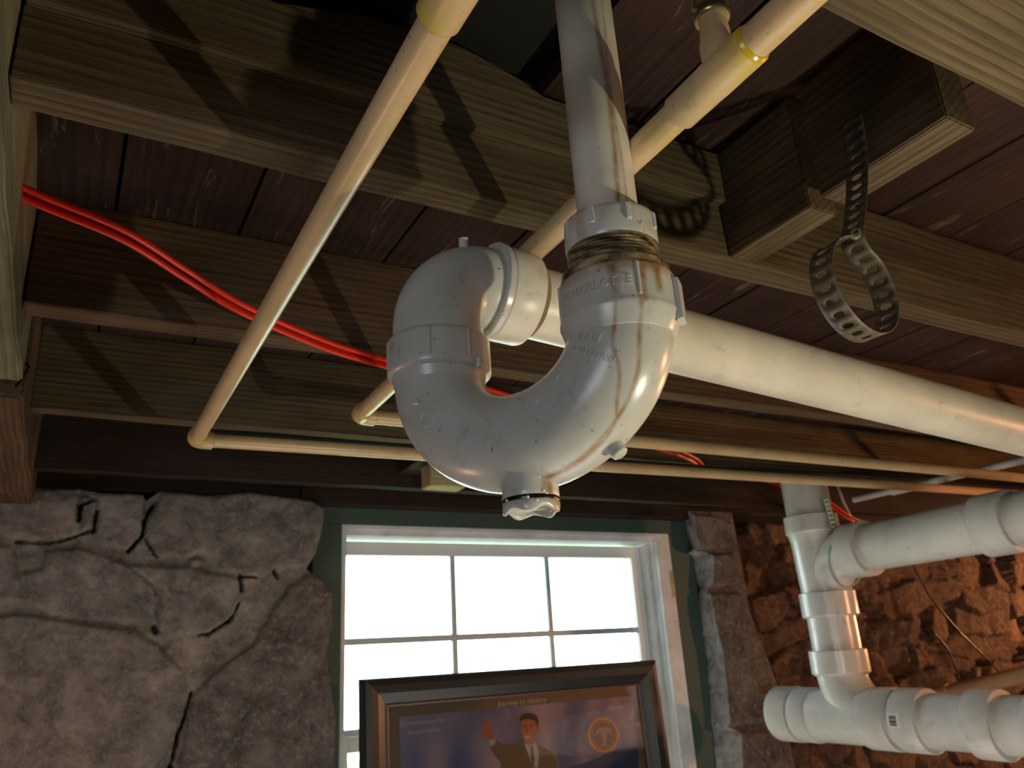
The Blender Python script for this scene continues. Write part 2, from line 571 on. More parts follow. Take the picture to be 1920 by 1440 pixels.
# left part: big field stones set in mortar
YW = 1.93
ZL = [(-20, 75), (380, 95), (375, 250), (340, 320), (230, 345), (80, 320), (-20, 300)]
stonesL = [
    (ZL, (.80, .76, .74)),
    ([(385, 130), (462, 142), (466, 200), (440, 290), (385, 310)], (.86, .86, .82)),
    ([(475, 110), (690, 122), (700, 240), (680, 320), (620, 388), (500, 370), (455, 300), (470, 200)], (1.0, .99, .94)),
    ([(790, 105), (1000, 130), (1200, 108), (1500, 150), (1575, 190), (1565, 330), (1510, 450), (1330, 490), (1250, 515),
      (1050, 490), (1060, 440), (960, 405), (900, 430), (760, 420), (695, 320), (700, 240), (760, 170)], (.97, .92, .87)),
    ([(105, 500), (200, 480), (220, 390), (400, 380), (600, 450), (740, 560), (760, 620), (742, 740), (640, 745), (420, 720),
      (250, 700), (160, 650), (130, 560)], (1.0, .97, .97)),
    ([(605, 460), (750, 465), (900, 465), (1030, 500), (1155, 520), (1165, 640), (1120, 720), (1000, 790), (850, 800),
      (752, 765), (762, 620), (745, 560)], (1.0, .99, .97)),
    ([(1400, 560), (1490, 500), (1570, 545), (1615, 600), (1625, 720), (1600, 900), (1640, 1200), (1620, 1900), (760, 1900),
      (880, 1300), (935, 1080), (1100, 920), (1210, 850), (1300, 700)], (.60, .54, .51)),
    ([(-500, 700), (150, 700), (400, 740), (640, 770), (760, 850), (880, 960), (915, 1060), (860, 1240), (730, 1900), (-500, 1900)], (.93, .89, .85)),
    ([(910, 440), (950, 425), (985, 450), (960, 480), (920, 472)], (1.15, 1.1, 1.0)),
    ([(-500, 330), (60, 370), (90, 480), (110, 640), (-500, 680)], (1.02, 1.0, .95)),
]
cracksL = [([(925, 1080), (890, 1200), (860, 1290), (820, 1440), (790, 1600)], .007), ([(80, 345), (230, 352), (340, 330), (455, 285)], .006),
           ([(380, 170), (460, 145)], .006), ([(385, 180), (380, 235)], .010), ([(470, 200), (450, 300)], .007),
           ([(745, 165), (700, 240), (685, 320), (620, 392)], .008), ([(1162, 510), (1165, 580)], .007), ([(1165, 515), (1240, 518)], .005),
           ([(1150, 650), (1110, 730), (1000, 795), (960, 800)], .006), ([(745, 760), (752, 780)], .010), ([(760, 425), (700, 330)], .004),
           ([(1325, 490), (1335, 520)], .008)]


def build_left_wall():
    edge = [(105, 1560), (180, 1560), (250, 1555), (330, 1540), (400, 1520), (480, 1478), (500, 1500), (545, 1560), (590, 1595),
            (720, 1607), (890, 1573), (980, 1590), (1100, 1600), (1200, 1622), (1440, 1605), (1900, 1600)]
    ez = []; ex = []
    for y, x in edge:
        p = onY(x / 2.571, 880 + y / 2.571, YW); ex.append(p[0]); ez.append(p[2])
    ez = np.array(ez)[::-1]; ex = np.array(ex)[::-1]
    topx = [onY(x / 2.571, 880 + y / 2.571, YW) for x, y in [(-500, 65), (0, 75), (380, 92), (475, 108), (690, 122), (705, 150), (770, 105), (900, 112), (1000, 128), (1200, 108), (1500, 150), (1575, 200)]]
    tx = np.array([p[0] for p in topx]); tz = np.array([p[2] for p in topx])
    nz, nx, wrap = 230, 330, 14
    z0 = -.46
    V = np.zeros((nz, nx + wrap, 3)); T = np.zeros((nz, nx + wrap, 3))
    u = np.linspace(0, 1, nx); v = np.linspace(0, 1, nz)
    ztop0 = .40
    # front sheet
    X = np.zeros((nz, nx)); Z = np.zeros((nz, nx))
    for i in range(nz):
        zz = z0 + (ztop0 - z0) * v[i]
        e = np.interp(zz, ez, ex)
        X[i] = -.72 + (e + .72) * u
    zt = np.interp(X, tx, tz)
    Z = z0 + (zt - z0) * v[:, None]
    e = np.interp(Z, ez, ex); X = -.72 + (e + .72) * u[None, :]
    h = np.zeros_like(X) + .007 * fbm(X, Z, 36, 5, 3) + .012 * fbm(X, Z, 9, 4, 9)
    tone = np.ones(X.shape + (3,)) * np.array((1.02, .99, .86))
    tone *= (.80 + .4 * fbm(X, Z, 25, 4, 21))[..., None]
    for k, (pl, c) in enumerate(stonesL):
        P = wallpoly(pl, 0, 880, 2.571, YW)
        d = sdf(X + .007 * (fbm(X, Z, 40, 4, 50) - .5), Z + .007 * (fbm(X, Z, 40, 4, 70) - .5), P)
        t = np.clip(d / .010, 0, 1); r = np.sqrt(np.clip(1 - (1 - t) ** 2, 0, 1))
        flat = .009 + .008 * fbm(X, Z, 5, 3, 100 + k) + .004 * fbm(X, Z, 40, 4, 140 + k)
        h = np.where(d > 0, np.maximum(h, h * (1 - r) + flat * 1.25 * r), h)
        mot = .62 + .70 * fbm(X, Z, 22, 6, 200 + k)
        tone = np.where((d > .001)[..., None], np.array(c) * mot[..., None], tone)
    for pl, w in cracksL:
        P = wallpoly(pl, 0, 880, 2.571, YW)
        for a, b in zip(P[:-1], P[1:]):
            d = seg_dist(X + .006 * (fbm(X, Z, 60, 3, 31) - .5), Z, a, b)
            w_ = w * (.10 + .95 * fbm(X, Z, 45, 3, 77))
            h = np.where(d < w_, h - .030 * (1 - d / w_) ** .5, h)
            tone = np.where((d < w_ * .8)[..., None], tone * .5, tone)
    V[:, :nx, 0] = X; V[:, :nx, 1] = YW + .014 - h; V[:, :nx, 2] = Z
    T[:, :nx] = tone
    for j in range(wrap):
        q = (j + 1) / wrap
        V[:, nx + j, 0] = X[:, -1] + .004 * np.sin(q * PI) - .012 * q + .006 * (fbm(Z[:, -1:], np.full((nz, 1), q), 25, 3, 8)[:, 0] - .5)
        V[:, nx + j, 1] = V[:, nx - 1, 1] + .22 * q ** 1.5
        V[:, nx + j, 2] = Z[:, -1]
        T[:, nx + j] = tone[:, -1]
    F = grid_faces(nz, nx + wrap)
    Vf = list(V.reshape(-1, 3)); Tf = list(T.reshape(-1, 3)); base = len(Vf)
    # top surface back to the plate
    row = (nz - 1) * (nx + wrap)
    for j in range(nx + wrap):
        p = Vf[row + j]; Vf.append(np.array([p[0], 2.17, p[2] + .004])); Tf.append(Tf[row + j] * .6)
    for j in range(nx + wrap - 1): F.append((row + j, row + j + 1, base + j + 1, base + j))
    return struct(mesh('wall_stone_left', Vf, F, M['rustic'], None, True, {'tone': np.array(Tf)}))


build_left_wall()

# right pier: stacked stones whose return face looks at the window
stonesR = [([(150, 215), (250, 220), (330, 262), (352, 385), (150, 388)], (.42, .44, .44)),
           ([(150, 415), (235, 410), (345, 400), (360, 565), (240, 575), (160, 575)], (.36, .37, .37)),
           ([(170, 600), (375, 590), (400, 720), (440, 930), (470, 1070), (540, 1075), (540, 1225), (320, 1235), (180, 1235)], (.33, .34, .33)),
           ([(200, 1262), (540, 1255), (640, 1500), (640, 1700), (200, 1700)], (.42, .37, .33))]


def build_pier():
    side = [(150, 215), (155, 300), (170, 388), (242, 405), (245, 480), (240, 560), (232, 600), (246, 720), (285, 880), (300, 1000), (318, 1150), (322, 1238), (375, 1262), (380, 1440), (382, 1700)]
    back = [(105, 215), (118, 300), (148, 388), (120, 410), (150, 500), (178, 580), (172, 650), (182, 760), (198, 900), (208, 1000), (218, 1150), (222, 1238), (215, 1262), (232, 1440), (240, 1700)]
    S = np.array([onY(1240 + x / 2.572, 880 + y / 2.572, YW)[[0, 2]] for x, y in side])[::-1]
    B = np.array([onY(1240 + x / 2.572, 880 + y / 2.572, 2.03)[[0, 2]] for x, y in back])[::-1]
    nz, nx, wrap = 190, 80, 22
    v = np.linspace(-.50, .43, nz); u = np.linspace(0, 1, nx)
    xs = np.interp(v, S[:, 1], S[:, 0])
    Z = np.repeat(v[:, None], nx, 1)
    right = np.interp(v, [-.5, -.1, .1, .43], [2.06, 2.02, 1.955, 1.94])
    X = xs[:, None] + (right - xs)[:, None] * u[None, :]
    h = .006 * fbm(X, Z, 20, 4, 4); tone = np.ones(X.shape + (3,)) * np.array((.45, .40, .34))
    for k, (pl, c) in enumerate(stonesR):
        P = wallpoly(pl, 1240, 880, 2.572, YW)
        P = [(x - (.05 if x < np.interp(z, v, xs) + .06 else 0), z) for x, z in P]
        d = sdf(X, Z, P); t = np.clip(d / .012, 0, 1); r = np.sqrt(np.clip(1 - (1 - t) ** 2, 0, 1))
        h = np.where(d > 0, h + (.016 + .012 * fbm(X, Z, 12, 4, 60 + k)) * r, h)
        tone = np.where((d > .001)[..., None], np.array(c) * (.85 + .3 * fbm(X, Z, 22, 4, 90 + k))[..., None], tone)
    V = np.zeros((nz, wrap + nx + 6, 3)); T = np.zeros((nz, wrap + nx + 6, 3))
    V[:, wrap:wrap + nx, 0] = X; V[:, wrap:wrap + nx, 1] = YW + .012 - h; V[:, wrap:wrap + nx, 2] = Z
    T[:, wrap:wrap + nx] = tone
    xb = np.interp(v, B[:, 1], B[:, 0])
    for j in range(wrap):
        q = j / wrap
        rough = (fbm(Z[:, :1] + 0 * q, np.full((nz, 1), q * .12), 60, 4, 17)[:, 0] - .5)
        V[:, j, 0] = xb * (1 - q) + X[:, 0] * q - .010 * math.sin(q * PI) + .012 * rough * math.sin(q * PI)
        V[:, j, 1] = 2.03 * (1 - q) + V[:, wrap, 1] * q
        V[:, j, 2] = v
        T[:, j] = tone[:, 0] * .4 + np.array((2.6, 2.7, 2.8)) * .6  # return face far paler: window daylight painted into its tone
    for j in range(6):
        q = (j + 1) / 6
        V[:, wrap + nx + j] = np.c_[X[:, -1] + .01 * math.sin(q * PI), V[:, wrap + nx - 1, 1] + .26 * q, v]
        T[:, wrap + nx + j] = tone[:, -1]
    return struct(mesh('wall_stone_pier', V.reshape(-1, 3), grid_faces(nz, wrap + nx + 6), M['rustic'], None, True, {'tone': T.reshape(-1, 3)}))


build_pier()


def build_rubble():
    x0, x1, z0, z1 = 1.93, 4.6, -.75, .47; st = .0085
    xs = np.arange(x0, x1, st); zs = np.arange(z0, z1, st)
    X, Z = np.meshgrid(xs, zs)
    wx = X + .16 * (fbm(X, Z, 6, 5, 301) - .5); wz = Z + .13 * (fbm(X, Z, 6, 5, 311) - .5)
    pts = []; cx = 9.0
    r = np.random.RandomState(11)
    zz = z0
    while zz < z1 + .1:
        hgt = r.uniform(.07, .13); xx = x0 - .1
        while xx < x1 + .2:
            wd = r.uniform(.09, .26); pts.append((xx + wd / 2, zz + hgt / 2 + r.uniform(-.03, .03))); xx += wd
        zz += hgt
    pts = np.array(pts)
    d1 = np.full(X.shape, 9.); d2 = np.full(X.shape, 9.); idx = np.zeros(X.shape, int)
    for i, (a, b) in enumerate(pts):
        d = np.hypot((wx - a) * .62, wz - b)
        nw = d < d1
        d2 = np.where(nw, d1, np.minimum(d2, d)); idx = np.where(nw, i, idx); d1 = np.where(nw, d, d1)
    e = d2 - d1
    t = np.clip(e / .013, 0, 1)
    hs = r.uniform(.01, .07, len(pts)); tl = r.uniform(-.4, .4, (len(pts), 2))
    h = (hs[idx] + tl[idx, 0] * (X - pts[idx, 0]) + tl[idx, 1] * (Z - pts[idx, 1])) * np.sqrt(1 - (1 - t) ** 2)
    h += .040 * fbm(X, Z, 9, 6, 401) + .012 * np.abs(fbm(X, Z, 34, 4, 431) - .5)
    tn = r.uniform(.75, 1.1, len(pts))[idx]
    tone = np.ones(X.shape + (3,)) * (tn * (.45 + .55 * t) * (.75 + .5 * fbm(X, Z, 18, 5, 500)))[..., None]
    V = np.stack([X, 2.20 - h, Z], -1)
    return struct(mesh('wall_stone_right', V.reshape(-1, 3), grid_faces(*X.shape), M['rubble'], None, True, {'tone': tone.reshape(-1, 3)}))


build_rubble()


# ---------------------------------------------------------------- the window
def cuboids(name, boxes, m, parent=None, bevel=.0015):
    bm = bmesh.new()
    for lo, hi in boxes:
        g = bmesh.ops.create_cube(bm, size=1)['verts']
        lo = Vector(lo); hi = Vector(hi)
        bmesh.ops.scale(bm, vec=hi - lo, verts=g); bmesh.ops.translate(bm, vec=(lo + hi) / 2, verts=g)
    if bevel: bmesh.ops.bevel(bm, geom=list(bm.edges), offset=bevel, segments=2, affect='EDGES')
    me = bpy.data.meshes.new(name); bm.to_mesh(me); bm.free()
    o = link(name, me, m)
    if parent is not None: reparent(o, parent)
    return o


struct(cuboids('trim_1', [((.545, 2.0, -.72), (.6195, 2.04, .364)), ((.545, 1.998, .3645), (1.80, 2.04, .4075)),
                          ((1.7065, 2.0, -.72), (1.80, 2.04, .364))], M['greentrim']))
win = bpy.data.objects.new('window_1', None); COL.objects.link(win); win.location = (1.13, 2.0, -.70); struct(win)
# outer frame
cuboids('window_frame', [((.62, 2.0, -.70), (.632, 2.17, .364)), ((.632, 2.0, .352), (1.652, 2.17, .364)),
                         ((.632, 2.012, .338), (1.652, 2.17, .352)), ((1.652, 2.0, -.70), (1.7062, 2.014, .364)),
                         ((1.652, 2.014, -.70), (1.668, 2.17, .352)), ((1.640, 2.040, -.70), (1.652, 2.17, .338))], M['white'], win)
cuboids('window_sill', [((.62, 1.84, -.735), (1.70, 2.17, -.705))], M['white'], win)


def sash(y, z0, z1, zm, name):
    p = cuboids(name, [((.6325, y, z0), (.655, y + .03, z1)), ((1.604, y, z0), (1.6395, y + .03, z1)),
                       ((.655, y, z1 - .036), (1.604, y + .03, z1)), ((.655, y, z0), (1.604, y + .03, z0 + .036))], M['vinyl'], win)
    for i in range(3):
        for a, b in ((z0 + .036, zm), (zm, z1 - .036)):
            xa = .655 + .3163 * i; xb = xa + .3163
            g = cuboids('window_pane', [((xa + .0005, y + .015, a + .0005), (xb - .0005, y + .018, b - .0005))], M['glass'], None, 0)
            g.parent = p; g.matrix_parent_inverse = p.matrix_world.inverted() if False else Matrix.Translation(win.location).inverted()
            g.matrix_parent_inverse = Matrix.Identity(4)
    bars = [((.655 + .3163 * i - .0075, y + .008, z0 + .036), (.655 + .3163 * i + .0075, y + .022, z1 - .036)) for i in (1, 2)]
    bars.append(((.655, y + .007, zm - .0085), (1.604, y + .023, zm + .0085)))
    q = cuboids('muntin', bars, M['muntin'], None, .001)
    q.parent = p; q.matrix_parent_inverse = Matrix.Identity(4)
    return p


sash(2.075, -.172, .332, .074, 'upper_sash')
sash(2.042, -.69, -.150, -.43, 'lower_sash')
# pale patch on the casing
cuboids('pale_patch', [((1.690, 1.9988, .165), (1.7058, 2.0, .245))], M['palewood'], win, 0)['label'] = 'pale patch on the white casing'

struct(box('ground', (-8, 2.5, -1.7), (14, 16, -1.6), plain('lawn', lin(120, 150, 80), .9), 0))

# ================================================================ THE TRAP
trap = thing('drain_trap', (.29, .48, .12), 'aged white plastic trap with rounded bend and dripping brown stains, centre of the picture', 'drain trap')
PR = np.array([.326, .406]); PL = np.array([.2545, .560])
dleg = PL - PR; A2 = np.linalg.norm(dleg); e2 = dleg / A2; RB = A2 / 2
nrm = np.array([-e2[1], e2[0], 0.0])
if nrm @ np.array([-.3, -.4, 0]) < 0: nrm = -nrm
Z0, RV = .222, .069


def upath():
    pts = []
    for z in np.linspace(.250, Z0, 10, endpoint=False): pts.append((PR[0], PR[1], z))
    for a in np.linspace(0, PI, 190):
        d = RB - RB * math.cos(a); pts.append((PR[0] + e2[0] * d, PR[1] + e2[1] * d, Z0 - RV * math.sin(a)))
    for z in np.linspace(Z0, .240, 6)[1:]: pts.append((PL[0], PL[1], z))
    return np.array(pts)


UP = upath(); US = np.r_[0, np.cumsum(np.linalg.norm(np.diff(UP, axis=0), axis=1))]
UR = .0372


def usurf(s, th, off=0.0, r=None):
    """point on the bend: s metres along the axis from the inlet, th around it (0 faces the viewer's side)"""
    p = np.array([np.interp(s, US, UP[:, k]) for k in range(3)])
    q = np.array([np.interp(s + .001, US, UP[:, k]) for k in range(3)]); o = np.array([np.interp(s - .001, US, UP[:, k]) for k in range(3)])
    t = q - o; t /= np.linalg.norm(t)
    a = nrm - t * (nrm @ t); a /= np.linalg.norm(a); b = np.cross(t, a)
    return p + ((UR if r is None else r) + off) * (math.cos(th) * a + math.sin(th) * b)


# brown drip lines, as (metres along the bend, angle) tracks
STREAKS = []   #STREAKS#


def streak_val(p, soft=.0022):
    d = 9.
    for tr, w in STREAKS:
        P = np.array(tr)
        a = P[:-1]; b = P[1:]; ab = b - a
        t = np.clip(((p - a) * ab).sum(1) / ((ab ** 2).sum(1) + 1e-12), 0, 1)
        dd = np.linalg.norm(p - a - ab * t[:, None], axis=1).min() / w
        d = min(d, dd)
    return max(0., 1 - d) ** .8 if d < 1 else 0.


def streak3(tracks):
    out = []
    for tr, w in tracks:
        fine = catmull([(s, t, 0) for s, t in tr], 6)
        out.append(([usurf(q[0], q[1], r=(.0425 if q[0] < .035 else UR)) for q in fine], w))
    return out


STREAKS = streak3([
    ([(.000, -.86), (.020, -.84), (.032, -.84), (.046, -.88), (.058, -1.0), (.070, -1.08), (.084, -1.12), (.098, -1.16), (.114, -1.2), (.126, -1.2), (.140, -1.22)], .0026),
    ([(.030, -.42), (.042, -.40), (.052, -.44), (.062, -.68), (.076, -.92), (.084, -1.12), (.094, -1.22), (.108, -1.24), (.120, -1.21)], .0020),
    ([(.000, -.42), (.022, -.45)], .0045), ([(.000, -1.2), (.018, -1.22)], .005), ([(.0, -.92), (.028, -.90)], .0035),
    ([(.096, -1.18), (.112, -1.24), (.128, -1.22), (.142, -1.20)], .0042),
])

V, F, A = tube_geo(UP, UR, 220, nrm, lambda s, t, p: min(1, streak_val(np.array(p)) * .95 + .3 * max(0, (.03 - s) / .03)))
o = mesh('trap_bend', V, F, M['trap'], None, True, {'stain': A}); reparent(o, trap)
# inlet hub with its flared top, ribs and raised band
top = (PR[0], PR[1], .2515); bot = (PR[0], PR[1], .205)


def hubstain(s, t, p): return min(1, streak_val(np.array(p)) + .85 * max(0, 1 - s / .010) + .25 * max(0, 1 - s / .03) * (math.sin(t * 5) > 0))


hub = collar('inlet_hub', top, bot, [(0, .0385), (0, .0408), (.0012, .0418), (.002, .0420), (.010, .0420), (.020, .0422), (.026, .0422), (.0280, .0424),
                                     (.0292, .0428), (.0310, .0428), (.033, .0420), (.038, .0405), (.0445, .0374), (.0450, .0360)], M['trap'], trap, nseg=160, side=nrm, fn=hubstain)


def rib(axis_xy, z0, z1, r, th, w, h, name, par, base_n=None, ax=None):
    """small raised rib on an upright cylinder"""
    n = nrm if base_n is None else base_n
    b = np.cross((0, 0, -1), n)
    V = []
    for z in (z0, z1):
        for dth in (-w / 2 / r, w / 2 / r):
            for rr in (r - .001, r + h):
                q = math.cos(th + dth) * n + math.sin(th + dth) * b
                sh = .0012 if rr > r else 0
                V.append((axis_xy[0] + q[0] * rr, axis_xy[1] + q[1] * rr, z - math.copysign(sh, z - (z0 + z1) / 2)))
    F = [(0, 1, 3, 2), (4, 6, 7, 5), (0, 4, 5, 1), (2, 3, 7, 6), (0, 2, 6, 4), (1, 5, 7, 3)]
    o = mesh(name, V, F, M['trap'], None, False)
    bv = o.modifiers.new('b', 'BEVEL'); bv.width = .0006; bv.segments = 2
    reparent(o, par); return o


for th in (-.84, -2.3, .8, 2.4): rib(PR, .2505, .2245, .0421, th, .0022, .0012, 'hub_rib', trap)
rib(PR, .246, .213, .0415, -1.80, .013, .0046, 'hub_lug', trap)
# outlet hub on the left leg
lt = (PL[0], PL[1], .2560); lb = (PL[0], PL[1], .214)
collar('outlet_hub', lt, lb, [(0, .0385), (0, .0418), (.0015, .0428), (.004, .0430), (.024, .0432), (.029, .0432), (.0305, .0424), (.032, .0392), (.041, .0372)],
       M['trap'], trap, nseg=96, side=nrm, fn=lambda s, t, p: .35 * max(0, 1 - s / .004))
for th in (-.55, .12, .62, 1.4, -1.3, 2.2): rib(PL, .2548, .2295, .0431, th, .0016, .0009, 'hub_rib', trap)
rib(PL, .231, .222, .0425, -1.55, .006, .0035, 'hub_lug', trap)
# upper elbow
HP0 = np.array([.371, .5630, .3115]); HP1 = np.array([1.172, .585, .2660])
hd = (HP1 - HP0) / np.linalg.norm(HP1 - HP0)
RE = .050
tt = (HP0[0] - PL[0]) / hd[0]
cen = HP0 - hd * tt                         # where the two axes meet
up = np.array([0, 0, 1.0]); st_ = np.array([PL[0], PL[1], cen[2] - RE])
ept = [np.array([PL[0], PL[1], .248])]
for a in np.linspace(0, PI / 2, 34):
    ept.append(st_ + hd * RE * (1 - math.cos(a)) + up * RE * math.sin(a))
ept.append(cen + hd * (RE + .012))
eside = np.cross(hd, up)
if eside @ np.array([-.3, -.5, 0]) < 0: eside = -eside
tube('elbow', ept, .0382, M['trap'], trap, 96, eside, cap=True)
oh = cen + hd * (RE + .003)
collar('elbow_hub', oh, oh + hd * .045, [(0, .0375), (.002, .0405), (.0035, .0425), (.005, .0432), (.032, .0432), (.0345, .0425), (.0347, .0345)],
       M['drain'], trap, nseg=96, side=eside)
# raised flange where elbow meets its hub
fl = cen + hd * (RE - .001)
collar('hub_flange', fl, fl + hd * .008, [(0, .0375), (0, .0440), (.0008, .0448), (.0055, .0448), (.0065, .0438), (.0066, .0375)], M['trap'], trap, nseg=96, side=eside)
# moulding nubs
nb = st_ + hd * (RE - RE * math.cos(1.2)) + up * RE * math.sin(1.2); nb = np.array([.2890, .5600, .3560])
collar('molding_nub', (.2800, .5550, .343), (.2775, .5510, .3600), [(0, .0046), (.014, .0046), (.0155, .0042), (.0158, .001)], M['trap'], trap, nseg=20)
pn = usurf(.096, -1.60); pd = usurf(.096, -1.60, .01) - pn
collar('molding_nub', pn - pd * .2, pn + pd, [(0, .0062), (.0085, .0058), (.0095, .0048), (.0096, .001)], M['trap'], trap, nseg=24)


# cleanout with scalloped plug
CO = np.array([.2870, .4800]); cz1 = .133
collar('cleanout_neck', (*CO, cz1), (*CO, .1085), [(0, .0205), (.020, .0205), (.0235, .0207), (.0245, .0200)], M['trap'], trap, nseg=80, side=nrm,
       fn=lambda s, t, p: .95 * math.exp(-((t - 4.95) / .16) ** 2) + .6 * math.exp(-((t - 5.2) / .10) ** 2))
collar('sealing_ring', (*CO, .1092), (*CO, .1062), [(0, .0190), (0, .0205), (.0015, .0210), (.003, .0205), (.0031, .0190)], M['dirtblack'], trap, nseg=64)['label'] = 'dark wet ring around the cleanout'
ns = 96; V = []; F = []; A = []
rings = [(.1064, .0200, 0), (.1058, .0208, 0), (.1025, .0208, .3), (.1005, .0207, .8), (.0993, .0202, 1), (.0993, .0185, 1), (.1005, .0178, .9), (.1030, .0170, .2), (.1035, .0005, 0)]
for z, r, k in rings:
    for j in range(ns):
        t = j * 2 * PI / ns
        dz = .0016 * k * math.cos(5 * t + 1.6)
        rr = r - (.0005 * k * (1 + math.cos(5 * t + 1.6)) if r > .017 else 0)
        V.append((CO[0] + rr * math.cos(t), CO[1] + rr * math.sin(t), z + dz)); A.append(.8 * max(0, math.cos(t - math.atan2(-.62, .42)) * 3 - 2.1) + (.25 if k == 0 else 0))
for i in range(len(rings) - 1):
    for j in range(ns): k = (j + 1) % ns; F.append((i * ns + j, (i + 1) * ns + j, (i + 1) * ns + k, i * ns + k))
o = mesh('cleanout_plug', V, F, M['trap'], None, True, {'stain': A}); reparent(o, trap)
# bead of water drops
for th, z in ((-.75, .124), (-.95, .1215), (-.5, .1070), (.35, .107), (-.8, .1045), (-1.05, .111)):
    q = math.cos(th) * nrm + math.sin(th) * np.cross((0, 0, -1), nrm)
    bm = bmesh.new(); bmesh.ops.create_icosphere(bm, subdivisions=2, radius=.0011)
    me = bpy.data.meshes.new('water_drop'); bm.to_mesh(me); bm.free()
    d = link('water_drop', me, None)
    me.materials.append(plain('water', (.8, .8, .75, 1), .02) if 'water' not in bpy.data.materials else bpy.data.materials['water'])
    d.location = (CO[0] + q[0] * .0208, CO[1] + q[1] * .0208, z); reparent(d, trap)
    me.polygons.foreach_set('use_smooth', [True] * len(me.polygons))


# compression nut and wet joint on top of the hub
def wetfn(s, t, p): return .8 * max(0, 1 - abs(s - .036) / .014)


nut = collar('compression_nut', (PR[0] - .0010, PR[1] - .0015, .3030), (PR[0], PR[1], .2740),
             [(0, .0235), (0, .0322), (.0012, .0334), (.004, .0338), (.020, .0342), (.023, .0336), (.025, .0325), (.0252, .0300)],
             M['trap'], trap, nseg=96, side=nrm, fn=lambda s, t, p: min(1, .7 * max(0, (s - .026) / .008) + .40 * max(0, 1 - s / .012) + .35 * (math.sin(t * 3 + 1) > .93)))
for k in range(8): rib((PR[0] - .0010, PR[1] - .0015), .3005, .286, .0340, -.9 + k * PI / 4, .0042, .0013, 'nut_ridge', trap)
prof = [(0, .0322)]
z = 0
for i in range(5):
    prof += [(z + .0005, .0334), (z + .0013, .0334), (z + .0018, .0320)]; z += .0026
prof += [(z + .001, .0345), (z + .003, .0350), (z + .005, .0372), (z + .007, .0395), (z + .0125, .0402), (z + .0135, .0390)]
collar('threaded_collar', (PR[0] - .0005, PR[1] - .001, .2790), (PR[0], PR[1], .2500), prof, M['wet'], trap, nseg=128, side=nrm,
       fn=lambda s, t, p: .5 + .5 * math.sin(t * 7 + s * 900))['label'] = 'wet brown threaded collar'


# moulded lettering
def text_geo(body, size, ext=.0):
    cu = bpy.data.curves.new('t', 'FONT'); cu.body = body; cu.size = 1; cu.extrude = .0; cu.align_x = 'CENTER'; cu.resolution_u = 3
    ob = bpy.data.objects.new('t', cu); COL.objects.link(ob)
    dg = bpy.context.evaluated_depsgraph_get(); dg.update()
    me = bpy.data.meshes.new_from_object(ob.evaluated_get(dg))
    bm = bmesh.new(); bm.from_mesh(me)
    bmesh.ops.triangulate(bm, faces=bm.faces)
    r = bmesh.ops.extrude_face_region(bm, geom=list(bm.faces))
    for g in r['geom']:
        if isinstance(g, bmesh.types.BMVert): g.co.z = 1
    vs = [tuple(v.co) for v in bm.verts]; fs = [[v.index for v in f.verts] for f in bm.faces]
    bm.verts.index_update(); bm.free()
    bpy.data.objects.remove(ob); bpy.data.curves.remove(cu); bpy.data.meshes.remove(me)
    return [(a * size, b * size, c) for a, b, c in vs], fs


def letters(name, body, size, s0, th0, r, h=.0006, squash=1.0):
    vs, fs = text_geo(body, size)
    V = []
    for x, y, z in vs:
        V.append(usurf(s0 - y, th0 - x * squash / r, off=-.0003 + z * (h + .0006), r=r))
    o = mesh(name, V, fs, M['trap'], None, False); reparent(o, trap); return o


letters('molded_lettering', 'CHARLOTTE', .0092, .0175, -.12, .0422)
letters('molded_lettering', 'INLET', .0078, .0515, .04, .0372)
letters('molded_lettering', 'ASTM D-DWV', .0060, .0610, -.06, .0372)


def ring_mark(s, th, R, w=.0008):
    V = []; F = []; n = 36
    for i in range(n):
        a = i * 2 * PI / n
        for rr, off in ((R - w, -.0002), (R - w * .4, .0006), (R + w * .4, .0006), (R + w, -.0002)):
            V.append(usurf(s + rr * math.sin(a), th + rr * math.cos(a) / UR, off))
        b = i * 4; c = ((i + 1) % n) * 4
        F += [(b + k, b + k + 1, c + k + 1, c + k) for k in range(3)]
    o = mesh('molded_mark', V, F, M['trap']); reparent(o, trap)


ring_mark(.086, .16, .0065); ring_mark(.110, .08, .0065); ring_mark(.222, .0, .0065)


def bar_mark(s, th, L, ang, w=.0009):
    V = []
    for a in (-L / 2, L / 2):
        for b, off in ((-w, -.0003), (0, .0009), (w, -.0003)):
            V.append(usurf(s + a * math.cos(ang) - b * math.sin(ang), th + (a * math.sin(ang) + b * math.cos(ang)) / UR, off))
    o = mesh('molded_mark', V, [(0, 1, 4, 3), (1, 2, 5, 4)], M['trap'], None, False); reparent(o, trap)


bar_mark(.110, .08, .013, .2)
for a, b in ((0, 0), (.9, .004), (-.9, -.004)): bar_mark(.240, .06 + b * 20, .007, a)
# frame round the standard mark
for ds, L, ang in ((.0540, .036, PI / 2), (.0630, .036, PI / 2)): bar_mark(ds, -.06, L, ang, .0006)

